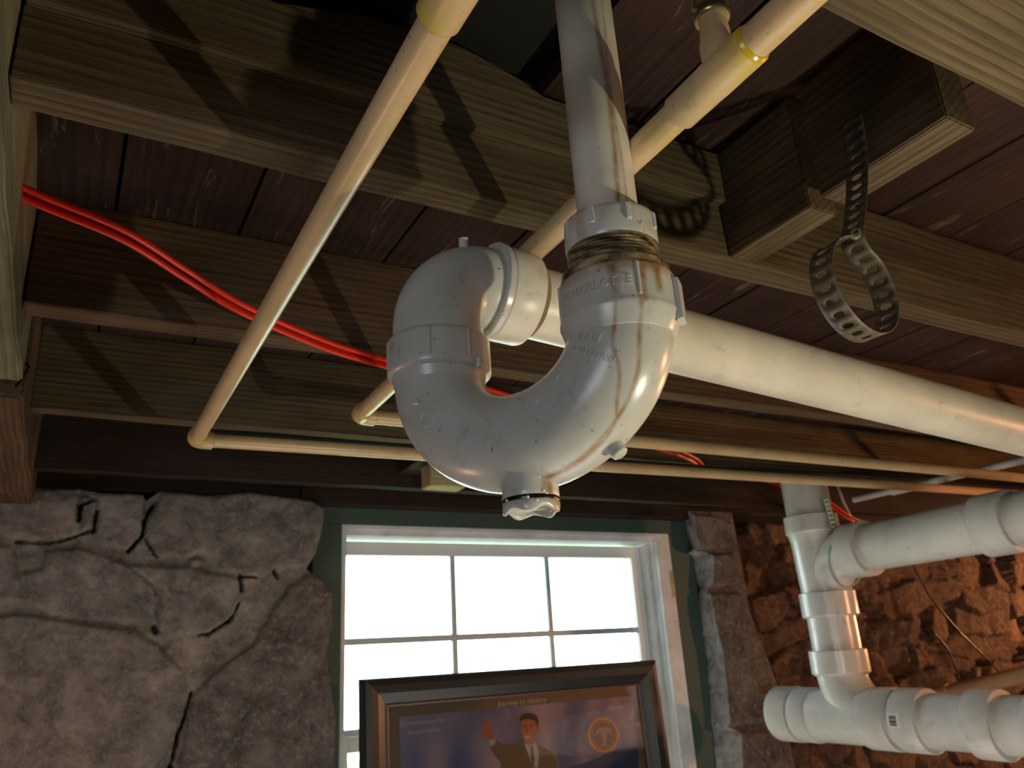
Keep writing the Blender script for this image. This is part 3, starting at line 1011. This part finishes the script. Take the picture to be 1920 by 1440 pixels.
# ---------------------------------------------------------------- drain pipes
dp = thing('drain_pipe', (PR[0], PR[1], .285), 'upright white drain pipe with a brown run mark, entering the top of the trap', 'pipe')
tube('pipe_section', [(.3165, .3975, .60), (.3180, .3990, .5), (.3205, .4010, .41), (PR[0] - .002, PR[1] - .003, .306)][::1] if False else line((.3180, .3980, .60), (PR[0] - .0010, PR[1] - .0015, .285), 60),
     .0226, M['drain'], dp, 96, nrm,
     lambda s, t, p: .9 * math.exp(-(((t - (5.42 + .10 * math.sin(s * 22))) / .10) ** 2)) + .6 * math.exp(-(((t - 5.16 - .05 * math.sin(s * 40)) / .06) ** 2)) + .45 * max(0, (s - .28) / .02))
hp = thing('drain_pipe', tuple(HP0), 'thick white drain pipe running from behind the trap to the right edge', 'pipe')
HPE = HP0 + hd * 1.9
tube('pipe_section', line(HP0 - hd * .02, HPE, 80), .0338, M['drain'], hp, 96)

# ---------------------------------------------------------------- cream water pipes
RC = .0112


def wp_fn(y0, span=.05):
    return lambda s, t, p: .9 * max(0, 1 - abs(p[1] - y0) / span) * (math.sin(t + .6) > .2)


w1 = thing('water_pipe', (.157, 1.27, .36), 'left cream water pipe running to the far elbow, then right under the joists', 'pipe')
E1 = np.array([.158, 1.275, .358])
tube('pipe_section', line((.1555, -.4, .3605), E1 - (0, .004, 0), 50), RC, M['cream'], w1, 48, fn=lambda s, t, p: .8 * max(0, 1 - abs(p[1] - .333) / .010))
tube('pipe_section', line(E1 + (.004, 0, 0), (1.90, 1.262, .372), 40) + line((1.90, 1.262, .372), (4.2, 1.25, .385), 20)[1:], RC, M['cream'], w1, 32)


def elbow_fit(name, c, d1, d2, par, r=.0145, L=.024, R=.012):
    """socket elbow: arms along d1 and d2 from the corner c"""
    d1 = np.array(d1, float); d2 = np.array(d2, float)
    pts = [c + d1 * L]
    rad = [r]
    for a in np.linspace(0, PI / 2, 10):
        pts.append(c + d1 * R * (1 - math.sin(a)) + d2 * R * (1 - math.cos(a))); rad.append(r * .98)
    pts.append(c + d2 * L); rad.append(r)
    tube(name, pts, rad, M['creamf'], par, 40)
    for d in (d1, d2): collar('glue_bead', c + d * (L - .0002), c + d * (L + .0022), [(0, RC + .0002), (0, r - .0006), (.0022, RC + .0006), (.0023, RC - .001)], M['glue'], par, nseg=32)


elbow_fit('elbow_fitting', E1, (0, -1, 0), (1, 0, 0), w1)
collar('coupling', (.156, .331, .3603), (.156, .24, .3603), [(0, .0108), (0, .0136), (.001, .0142), (.03, .0144), (.09, .0144)], M['creamf'], w1, nseg=48,
       fn=lambda s, t, p: .9 * max(0, 1 - s / .012) * (math.sin(t * 2) > -.2))
collar('glue_bead', (.156, .3312, .3603), (.156, .34, .3603), [(0, .0132), (.0012, .0126), (.002, .0112), (.0022, .010)], M['glue'], w1, nseg=48)

w2 = thing('water_pipe', (.362, 1.09, .365), 'right cream water pipe with a tee fitting near the top, passing behind the trap', 'pipe')
E2 = np.array([.3625, 1.095, .3635]); N2 = np.array([.349, .24, .366])
d2v = (N2 - E2) / np.linalg.norm(N2 - E2)
tube('pipe_section', line(E2, E2 + d2v * .80, 40), RC, M['cream'], w2, 48, fn=lambda s, t, p: .5 * max(0, 1 - abs(s - .735) / .02))
tube('pipe_section', line(E2 + d2v * .80, E2 + d2v * 1.6, 40), RC * 1.06, M['cream'], w2, 48,
     fn=lambda s, t, p: .95 * math.exp(-((t - 3.4) / .35) ** 2) * max(0, 1 - s / .12))
tube('pipe_section', line(E2, (1.9, 1.06, .358), 30) + line((1.9, 1.06, .358), (4.2, 1.05, .352), 20)[1:], RC, M['cream'], w2, 32)
elbow_fit('elbow_fitting', E2, d2v, (1, 0, 0), w2, .0140)
ta = E2 + d2v * .752; tb = E2 + d2v * .825
collar('tee_fitting', ta, tb, [(0, RC), (0, .0130), (.001, .0137), (.034, .0138), (.036, .0140), (.040, .0140), (.072, .0139), (.073, .0130), (.0732, RC)],
       M['creamf'], w2, nseg=64, fn=lambda s, t, p: .9 * max(0, (s - .069) / .004))
tc = ta + d2v * .045
collar('tee_branch', tc, tc + np.array([0, 0, .047]), [(0, .0120), (.024, .0118), (.0245, .0106), (.030, .0104), (.047, .0094)], M['creamf'], w2, nseg=48,
       fn=lambda s, t, p: .9 * (s > .03) * max(0, math.cos(t - 5.4)))
collar('glue_bead', tb, tb + d2v * .004, [(0, .0138), (.0008, .0140), (.003, .0128), (.0035, RC)], M['glue'], w2, nseg=48)
collar('clamp_ring', tc + np.array([0, 0, .045]), tc + np.array([0, 0, .060]), [(0, .0094), (0, .0118), (.001, .0126), (.004, .0126), (.005, .0118), (.010, .0118), (.011, .0126), (.015, .0126), (.0152, .009)], M['brass'], w2, nseg=48)['label'] = 'metal ring'
tube('pipe_section', line(tc + np.array([0, 0, .045]), tc + np.array([0, 0, .20]), 4), .0094, M['creamf'], w2, 32)

# thin branch pipe far right, running up to the left behind the stack
bp = thing('thin_water_pipe', (2.07, 1.56, .4035), 'thin pale water pipe running diagonally behind the white stack at the far right', 'pipe')
q0 = np.array([2.07, 1.56, .4035]); q1 = np.array([2.085, .70, .4035])
tube('pipe_section', line(q0, q1, 6), .0092, M['stack'], bp, 24)
collar('coupling', (2.0725, 1.43, .4035), (2.073, 1.37, .4035), [(0, .0092), (0, .0135), (.060, .0135), (.0602, .0092)], M['stack'], bp, nseg=24)
lp = thing('lower_water_pipe', tuple(onY(1760, 1297, 1.75)), 'yellow lit cream pipe behind the lower white drain, bottom right', 'pipe')
a0 = onY(1765, 1303, 1.95); a1 = onY(1960, 1255, 1.55)
tube('pipe_section', line(a0, a1, 6), .027, M['cream'], lp, 32)
tube('end_cap', line(a0 + (a0 - a1) / np.linalg.norm(a0 - a1) * .004, a0 + (a1 - a0) * .10, 3), .030, M['creamf'], lp, 32)

# ---------------------------------------------------------------- red tubing, cables
rt = [(-.16, .77, .470), (-.079, .797, .450), (.012, .808, .430), (.080, .848, .417), (.150, .898, .409), (.262, .952, .402), (.36, .990, .402), (.62, 1.08, .404),
      (.932, 1.20, .402), (1.195, 1.303, .402), (1.33, 1.40, .402), (1.45, 1.52, .440), (1.62, 1.64, .478), (1.82, 1.67, .470), (2.0, 1.63, .412), (2.18, 1.66, .355),
      (2.45, 1.74, .36), (2.9, 1.80, .38), (3.6, 1.84, .38)]
for i, (dy, dz, lb) in enumerate(((0, 0, 'red tube sagging under the joists, lowest of the bundle of three'), (-.009, .0065, 'red tube sagging under the joists, nearest of the bundle of three'),
                                  (.0065, .0070, 'red tube sagging under the joists, farthest of the bundle of three'))):
    tag(tube('red_tube', [np.array(p) + (0, dy, dz + .004) for p in catmull(rt, 10)], .0035, M['red'], nseg=16), lb, 'tube', 'red tubing bundle')
gy = line((.20, 1.290, .3755), (1.30, 1.280, .3835), 12) + line((1.30, 1.280, .3835), (2.0, 1.27, .398), 8)[1:]
tag(tube('green_cable', gy, .0052, M['greenwire'], nseg=14), 'thin dark green cable lying along the top of the far cream pipe', 'cable')
tag(tube('pale_cable', catmull([onY(1568, 905, 1.63), onY(1583, 945, 1.63), onY(1598, 975, 1.66), onY(1604, 990, 1.70)], 8), .0045, M['paleblue'], nseg=12),
    'pale grey cable hanging behind the white stack', 'cable')
for pts, lb in (([(1712, 1060), (1745, 1120), (1800, 1185), (1850, 1235), (1875, 1262)], 'thin dark cable slanting down the orange rubble wall, upper right run'),
                ([(1752, 1188), (1775, 1215), (1793, 1255), (1798, 1275)], 'short dark cable on the rubble wall, left of the longer one')):
    tag(tube('wall_cable', catmull([onY(a, b, 2.085) for a, b in pts], 8), .0042, M['dirtblack'], nseg=10), lb, 'cable')

# ---------------------------------------------------------------- white stack at the right
SX = 1.79
stk = thing('waste_stack', (SX, 1.49, -.18), 'glossy white waste pipe assembly with wyes beside the orange rubble wall', 'pipe assembly')
RS = .063
dn = np.array([0, -1.0, 0]); VY = 1.49
tube('pipe_section', line((SX - .012, VY, .553), (SX - .010, VY, .30), 10), RS * .97, M['stack'], stk, 72)
collar('upper_hub', (SX - .010, VY, .331), (SX - .010, VY, .262), [(0, RS), (0, RS * 1.10), (.002, RS * 1.13), (.045, RS * 1.13), (.050, RS * 1.05), (.069, RS)], M['stack'], stk, nseg=72)
tube('wye_body', line((SX - .010, VY, .29), (SX, VY, .10), 12), RS, M['stack'], stk, 72)
# sweeping branch towards the viewer
bz = .222; Rb = .115; pts = []
for a in np.linspace(0, PI / 2, 22): pts.append(np.array([SX, VY - Rb + Rb * math.cos(a) - .0, bz - Rb + Rb * math.sin(a)]))
tube('wye_branch', [np.array([SX, VY, bz - Rb - .015])] + pts + [np.array([SX, VY - Rb - .01, bz])], RS * .98, M['stack'], stk, 72)
b0 = np.array([SX, VY - Rb + .02, bz]); b1 = np.array([SX, VY - Rb - .045, bz + .001])
collar('branch_hub', b0, b1, [(0, RS), (.004, RS * 1.11), (.058, RS * 1.13), (.062, RS * 1.11), (.0622, RS * .9)], M['stack'], stk, nseg=72)
tube('pipe_section', line(b1 + (0, .02, 0), (SX, .985, .2265), 16), RS * .93, M['stack'], stk, 72)
collar('coupling', (SX, 1.032, .2255), (SX, .90, .2275), [(0, RS * .9), (0, RS * 1.05), (.002, RS * 1.09), (.072, RS * 1.09), (.074, RS * 1.05), (.0742, RS * .93)], M['stack'], stk, nseg=72)
tube('pipe_section', line((SX, .985, .2265), (SX, .72, .230), 6), RS * .93, M['stack'], stk, 72)
collar('middle_hub', (SX, VY, .128), (SX, VY, .06), [(0, RS), (0, RS * 1.10), (.002, RS * 1.14), (.060, RS * 1.14), (.064, RS * 1.08), (.0642, RS)], M['stack'], stk, nseg=72)
tube('pipe_section', line((SX, VY, .08), (SX, VY, -.04), 6), RS * .97, M['stack'], stk, 72)
collar('lower_hub', (SX, VY, -.018), (SX, VY, -.082), [(0, RS), (0, RS * 1.12), (.002, RS * 1.15), (.056, RS * 1.15), (.062, RS * 1.05)], M['stack'], stk, nseg=72)
lz = -.176; Re2 = .11; pts = []
for a in np.linspace(0, 1.25, 16): pts.append(np.array([SX, VY - Re2 * (1 - math.cos(a)), -.07 - Re2 * math.sin(a)]))
tube('lower_sweep', [np.array([SX, VY, -.05])] + pts, RS * .98, M['stack'], stk, 72)
# the long lower drain
lowd = lambda y: np.array([SX, y, -.1765 - (1.70 - y) * .016])
tube('lower_pipe', line(lowd(1.66), lowd(.7), 30), RS * .96, M['stack'], stk, 72)
ud = (lowd(1.0) - lowd(1.7)); ud /= np.linalg.norm(ud)


def hubL(y0, y1, k=1.13, nm='drain_hub'):
    L = y0 - y1
    return collar(nm, lowd(y0), lowd(y1), [(0, RS * .95), (0, RS * (k - .03)), (.002, RS * k), (L - .003, RS * k), (L, RS * (k - .03)), (L + .0002, RS * .95)], M['stack'], stk, nseg=72)


hubL(1.715, 1.645, 1.13, 'cleanout_cap')
collar('cap_face', lowd(1.7155), lowd(1.730), [(0, RS * 1.10), (.004, RS * 1.0), (.005, RS * .3), (.0052, .001)], M['stack'], stk, nseg=48)
hubL(1.640, 1.585, 1.10)
tube('wye_body', line(lowd(1.60), lowd(1.36), 8), RS * 1.04, M['stack'], stk, 72)
hubL(1.425, 1.345, 1.15); hubL(1.330, 1.262, 1.14); hubL(1.152, 1.090, 1.15); hubL(1.020, .95, 1.15)
# sticker on the drain
V = []; F = []
for i in range(9):
    th = -.15 + i * .055
    for y in (1.325, 1.295):
        p = lowd(y); V.append((p[0] - math.cos(th) * RS * 1.146, y, p[2] + math.sin(th) * RS * 1.146))
F = [(2 * i, 2 * i + 1, 2 * i + 3, 2 * i + 2) for i in range(8)]
stkr = mesh('paper_sticker', V, F, plain('sticker_paper', lin(205, 200, 190), .6)); reparent(stkr, stk); stkr['label'] = 'small sticker with dark bars'
V = []; F = []
for i, (t0, t1) in enumerate(((-.09, -.05), (-.03, .0), (.015, .065), (.085, .11), (.13, .18), (.20, .22))):
    for th in (t0, t1):
        for y in (1.321, 1.302):
            p = lowd(y); V.append((p[0] - math.cos(th) * RS * 1.149, y, p[2] + math.sin(th) * RS * 1.149))
    F.append((4 * i, 4 * i + 1, 4 * i + 3, 4 * i + 2))
br = mesh('sticker_bars', V, F, M['dirtblack'], None, False); br.parent = stkr; br.matrix_parent_inverse = Matrix.Identity(4)
# wire tied round the branch and a strap on the stack
ww = []
for a in np.linspace(-.3, PI + 1.0, 26): ww.append((SX - .068 * math.sin(a) * 1.02, 1.405 - .018 * math.cos(a), .205 + .070 * math.cos(a)))
tag(tube('tie_wire', ww, .0028, plain('pale_green_wire', lin(140, 160, 150), .4), nseg=10), 'pale green wire tied round the branch of the white stack', 'wire')


# ---------------------------------------------------------------- perforated strap
def strap(name, path, wdir, w, m, label, cat, pitch=.0125, group=None):
    P = np.array(catmull(path, 24)); S = np.r_[0, np.cumsum(np.linalg.norm(np.diff(P, axis=0), axis=1))]
    Lt = S[-1]; n = int(Lt / pitch); wd = np.array(wdir, float)
    V = []; F = []

    def at(s, t):
        p = np.array([np.interp(s, S, P[:, k]) for k in range(3)])
        ww_ = wd(s / Lt) if callable(wdir) else wd
        return p + ww_ * t
    for i in range(n):
        s0 = i * pitch; s1 = s0 + pitch; c = (s0 + s1) / 2; K = 16
        b = len(V)
        for k in range(K):            # outer rectangle ring and the oval hole
            a = k * 2 * PI / K
            ca, sa = math.cos(a), math.sin(a); q = max(abs(ca), abs(sa))
            V.append(at(c + ca / q * pitch / 2, sa / q * w / 2))
        for k in range(K):
            a = k * 2 * PI / K
            V.append(at(c + math.cos(a) * pitch * .24, math.sin(a) * w * .23))
        for k in range(K):
            j = (k + 1) % K; F.append((b + k, b + j, b + K + j, b + K + k))
    o = mesh(name, V, F, m, None, True)
    bm = bmesh.new(); bm.from_mesh(o.data); bmesh.ops.remove_doubles(bm, verts=bm.verts, dist=.0002); bm.to_mesh(o.data); bm.free()
    so = o.modifiers.new('s', 'SOLIDIFY'); so.thickness = .0009; so.offset = 0
    return o


sy = .386
cx_, cz_, rr_ = .5700, .2860, .0455
ring = [(cx_ + rr_ * math.sin(a), sy + .004 * math.sin(a), cz_ + rr_ * math.cos(a) * .98) for a in np.linspace(.42, 2 * PI - .42, 15)]
path = [(.6205, sy - .002, .478), (.6185, sy, .440), (.609, sy, .405), (.5950, sy, .368), (.5830, sy, .340)] + ring + [(.5765, sy + .002, .338), (.5790, sy + .002, .352)]
sh_ = thing('pipe_strap', (.60, sy, .475), 'empty perforated metal strap hanger looped below the bridging boards', 'strap hanger')
s_ = strap('perforated_strap', path, (0.05, 1.0, .05), .0250, M['galv'], '', '')
reparent(s_, sh_)
collar('strap_bolt', (.5830, sy - .004, .3400), (.5720, sy - .012, .3395), [(0, .0052), (.003, .0056), (.006, .0045), (.0062, .001)], M['nail'], sh_, nseg=16)
# a bare wire hook off the white stack
V_ = [onY(1548, 935, 1.38), onY(1556, 960, 1.38), onY(1562, 985, 1.38), onY(1556, 1000, 1.385)]
s2 = strap('perforated_strap', V_, (.012, .6, 0), .022, M['nail'], '', '', .012)
tag(s2, 'short shiny strap end in front of the top of the white stack', 'strap')


# ---------------------------------------------------------------- framed picture
PX0, PX1, PZT, PZB, PY = .640, 1.503, -.017, -.640, 1.900
TILT = .05


def pp(x, z, off=0.0): return (x, PY - TILT * (PZT - z) - off, z)


pic = thing('framed_picture', (1.07, PY - TILT * .6, PZB), 'black framed poster of a waving man in a suit, leaning in the window', 'framed picture')


def frame_mesh(name, x0, x1, z0, z1, prof, m):
    """mitred moulding; prof = (inset from the outer edge, height towards the room)"""
    V = []; F = []; k = len(prof)
    for cx0, cz0, sx, sz in ((x0, z0, 1, 1), (x1, z0, -1, 1), (x1, z1, -1, -1), (x0, z1, 1, -1)):
        for ins, hh in prof: V.append(pp(cx0 + sx * ins, cz0 + sz * ins, hh))
    for c in range(4):
        d = (c + 1) % 4
        for i in range(k - 1): F.append((c * k + i, d * k + i, d * k + i + 1, c * k + i + 1))
    o = mesh(name, V, F, m, None, False); reparent(o, pic); return o


frame_mesh('moulding', PX0, PX1, PZB, PZT, [(0, -.022), (0, .014), (.004, .020), (.016, .023), (.034, .020), (.050, .010), (.058, .004), (.060, -.006)], M['black'])
frame_mesh('inner_lip', PX0 + .0585, PX1 - .0585, PZB + .0585, PZT - .0585, [(0, .004), (.003, .006), (.006, .004), (.007, -.006)], M['bronze'])
IX0, IX1, IZ0, IZ1 = PX0 + .062, PX1 - .062, PZB + .062, PZT - .062


def flat(name, poly, m, layer, par=None):
    V = [pp(x, z, -.005 + layer * .00035) for x, z in poly]
    me = bpy.data.meshes.new(name); bm = bmesh.new()
    f = bm.faces.new([bm.verts.new(v) for v in V]); bmesh.ops.triangulate(bm, faces=[f]); bmesh.ops.recalc_face_normals(bm, faces=bm.faces)
    bm.to_mesh(me); bm.free()
    o = link(name, me, m); reparent(o, par or pic); return o


def R4(x0, x1, z0, z1): return [(x0, z0), (x1, z0), (x1, z1), (x0, z1)]


def zp(pts):   # points read off the 1920x695 enlargement of the lower picture
    out = []
    for a, b in pts:
        q = onY(680 + a / 3.31, 1230 + b / 3.31, PY); out.append((q[0], q[2]))
    return out


flat('backing', R4(IX0 - .004, IX1 + .004, IZ0 - .004, IZ1 + .004), plain('mat_board', lin(150, 126, 108), .7), 0)
mprint, nt, b_ = newmat('printed_blue_backdrop')
cc = N(nt, 'ShaderNodeTexCoord'); mpn = N(nt, 'ShaderNodeMapping'); mpn.inputs['Scale'].default_value = (6, 1, 2.2)
nt.links.new(cc.outputs['Object'], mpn.inputs[0])
nn = noise_n(nt, mpn.outputs[0], 1.6, 2, .4)
nt.links.new(ramp(nt, nn, [(.35, lin(98, 108, 160)), (.5, lin(150, 142, 180)), (.66, lin(196, 168, 186))]), b_.inputs['Base Color'])
b_.inputs['Roughness'].default_value = .5
q = zp([(228, 380), (1690, 265)])
flat('printed_backdrop', R4(q[0][0], IX1 - .022, IZ0 + .03, q[0][1]), mprint, 1)
suit = plain('printed_dark_suit', lin(134, 114, 92), .6); skin = plain('printed_skin', lin(205, 128, 96), .6)
shirt = plain('printed_shirt', lin(205, 200, 205), .6); hairm = plain('printed_hair', lin(86, 68, 54), .6); tiem = plain('printed_tie', lin(120, 110, 130), .6)
fig = flat('printed_suit', zp([(770, 520), (820, 520), (860, 545), (930, 545), (985, 535), (1075, 545), (1165, 590), (1195, 660), (1215, 1100), (860, 1100), (850, 660), (800, 600)]), suit, 2)
flat('printed_cuff', zp([(772, 520), (812, 512), (822, 545), (785, 560)]), shirt, 3)
flat('printed_hand', zp([(735, 450), (742, 410), (760, 395), (785, 402), (800, 440), (805, 500), (812, 514), (775, 522), (745, 485)]), skin, 4)
for f_ in ([(742, 430), (738, 402), (748, 400), (756, 425)], [(756, 420), (756, 390), (768, 390), (770, 420)], [(772, 420), (776, 392), (788, 398), (786, 425)]):
    flat('printed_finger', zp(f_), skin, 5)
flat('printed_shirt_front', zp([(1000, 545), (1070, 535), (1085, 600), (1080, 690), (1050, 690), (1020, 610)]), shirt, 3)
flat('printed_tie', zp([(1032, 560), (1050, 558), (1058, 640), (1050, 700), (1036, 640)]), tiem, 4)
flat('printed_head', zp([(978, 400), (990, 378), (1040, 370), (1075, 385), (1085, 430), (1078, 490), (1055, 540), (1030, 558), (1005, 545), (985, 500), (975, 450)]), skin, 4)
flat('printed_ear', zp([(1078, 430), (1095, 435), (1095, 465), (1078, 478)]), skin, 4)
flat('printed_hair', zp([(972, 410), (975, 375), (1000, 357), (1040, 353), (1075, 368), (1088, 400), (1086, 435), (1076, 430), (1068, 402), (1030, 392), (990, 396)]), hairm, 5)
flat('printed_smile', zp([(998, 500), (1035, 492), (1030, 510), (1008, 515)]), shirt, 5)
for x_ in (1000, 1040): flat('printed_eye', zp([(x_ - 9, 436), (x_, 430), (x_ + 11, 434), (x_, 441)]), hairm, 5)
flat('printed_nose', zp([(1015, 440), (1025, 472), (1008, 474)]), plain('printed_skin_tone', lin(140, 82, 58), .6), 5)
flat('printed_blue_panel', zp([(1240, 700), (1400, 650), (1580, 575), (1700, 560), (1700, 900), (1240, 900)]), plain('printed_deep_blue', lin(80, 94, 140), .6), 2)


def disc(name, cx0, cy0, rx, ry, m, layer, inner=0):
    return flat(name, zp([(cx0 + rx * math.cos(a), cy0 + ry * math.sin(a)) for a in np.linspace(0, 2 * PI, 40, endpoint=False)]), m, layer)


gold = plain('printed_gold', lin(240, 180, 110), .5); sealc = plain('printed_seal_field', lin(150, 116, 100), .6); cr_ = plain('printed_cream', lin(190, 165, 150), .6)
disc('printed_seal', 1487, 490, 95, 108, gold, 3)
disc('printed_seal', 1488, 490, 84, 97, plain('printed_seal_band', lin(180, 128, 82), .5), 4)
disc('printed_seal', 1489, 492, 62, 76, sealc, 5)
flat('printed_emblem', zp([(1436, 500), (1440, 470), (1456, 446), (1478, 438), (1484, 450), (1486, 436), (1497, 436), (1498, 450), (1508, 438), (1528, 446), (1540, 470), (1542, 500), (1530, 480), (1512, 470), (1508, 510), (1498, 535), (1506, 555), (1478, 555), (1484, 535), (1474, 510), (1470, 470), (1450, 480)]), cr_, 6)


def ptext(body, px_, py_, size):
    vs, fs = text_geo(body, size); q0 = zp([(px_, py_)])[0]
    slope = .0
    V = [pp(q0[0] + x + .18 * y, q0[1] + y, -.005 + .002 + z * .0002) for x, y, z in vs]
    o = mesh('printed_lettering', V, fs, plain('printed_pale_ink', lin(235, 228, 220), .6) if 'printed_pale_ink' not in bpy.data.materials else bpy.data.materials['printed_pale_ink'], None, False)
    reparent(o, pic)


ptext('Journey to History', 990, 300, .019)
ptext('Commemorative Print', 370, 420, .013)
ptext('Special Edition', 378, 478, .014)
pg = mesh('picture_glass', [pp(IX0 - .004, IZ0 - .004, .001), pp(IX1 + .004, IZ0 - .004, .001), pp(IX1 + .004, IZ1 + .004, .001), pp(IX0 - .004, IZ1 + .004, .001)], [(0, 1, 2, 3)], M['glass'], None, False)
reparent(pg, pic)
so = pg.modifiers.new('s', 'SOLIDIFY'); so.thickness = .001
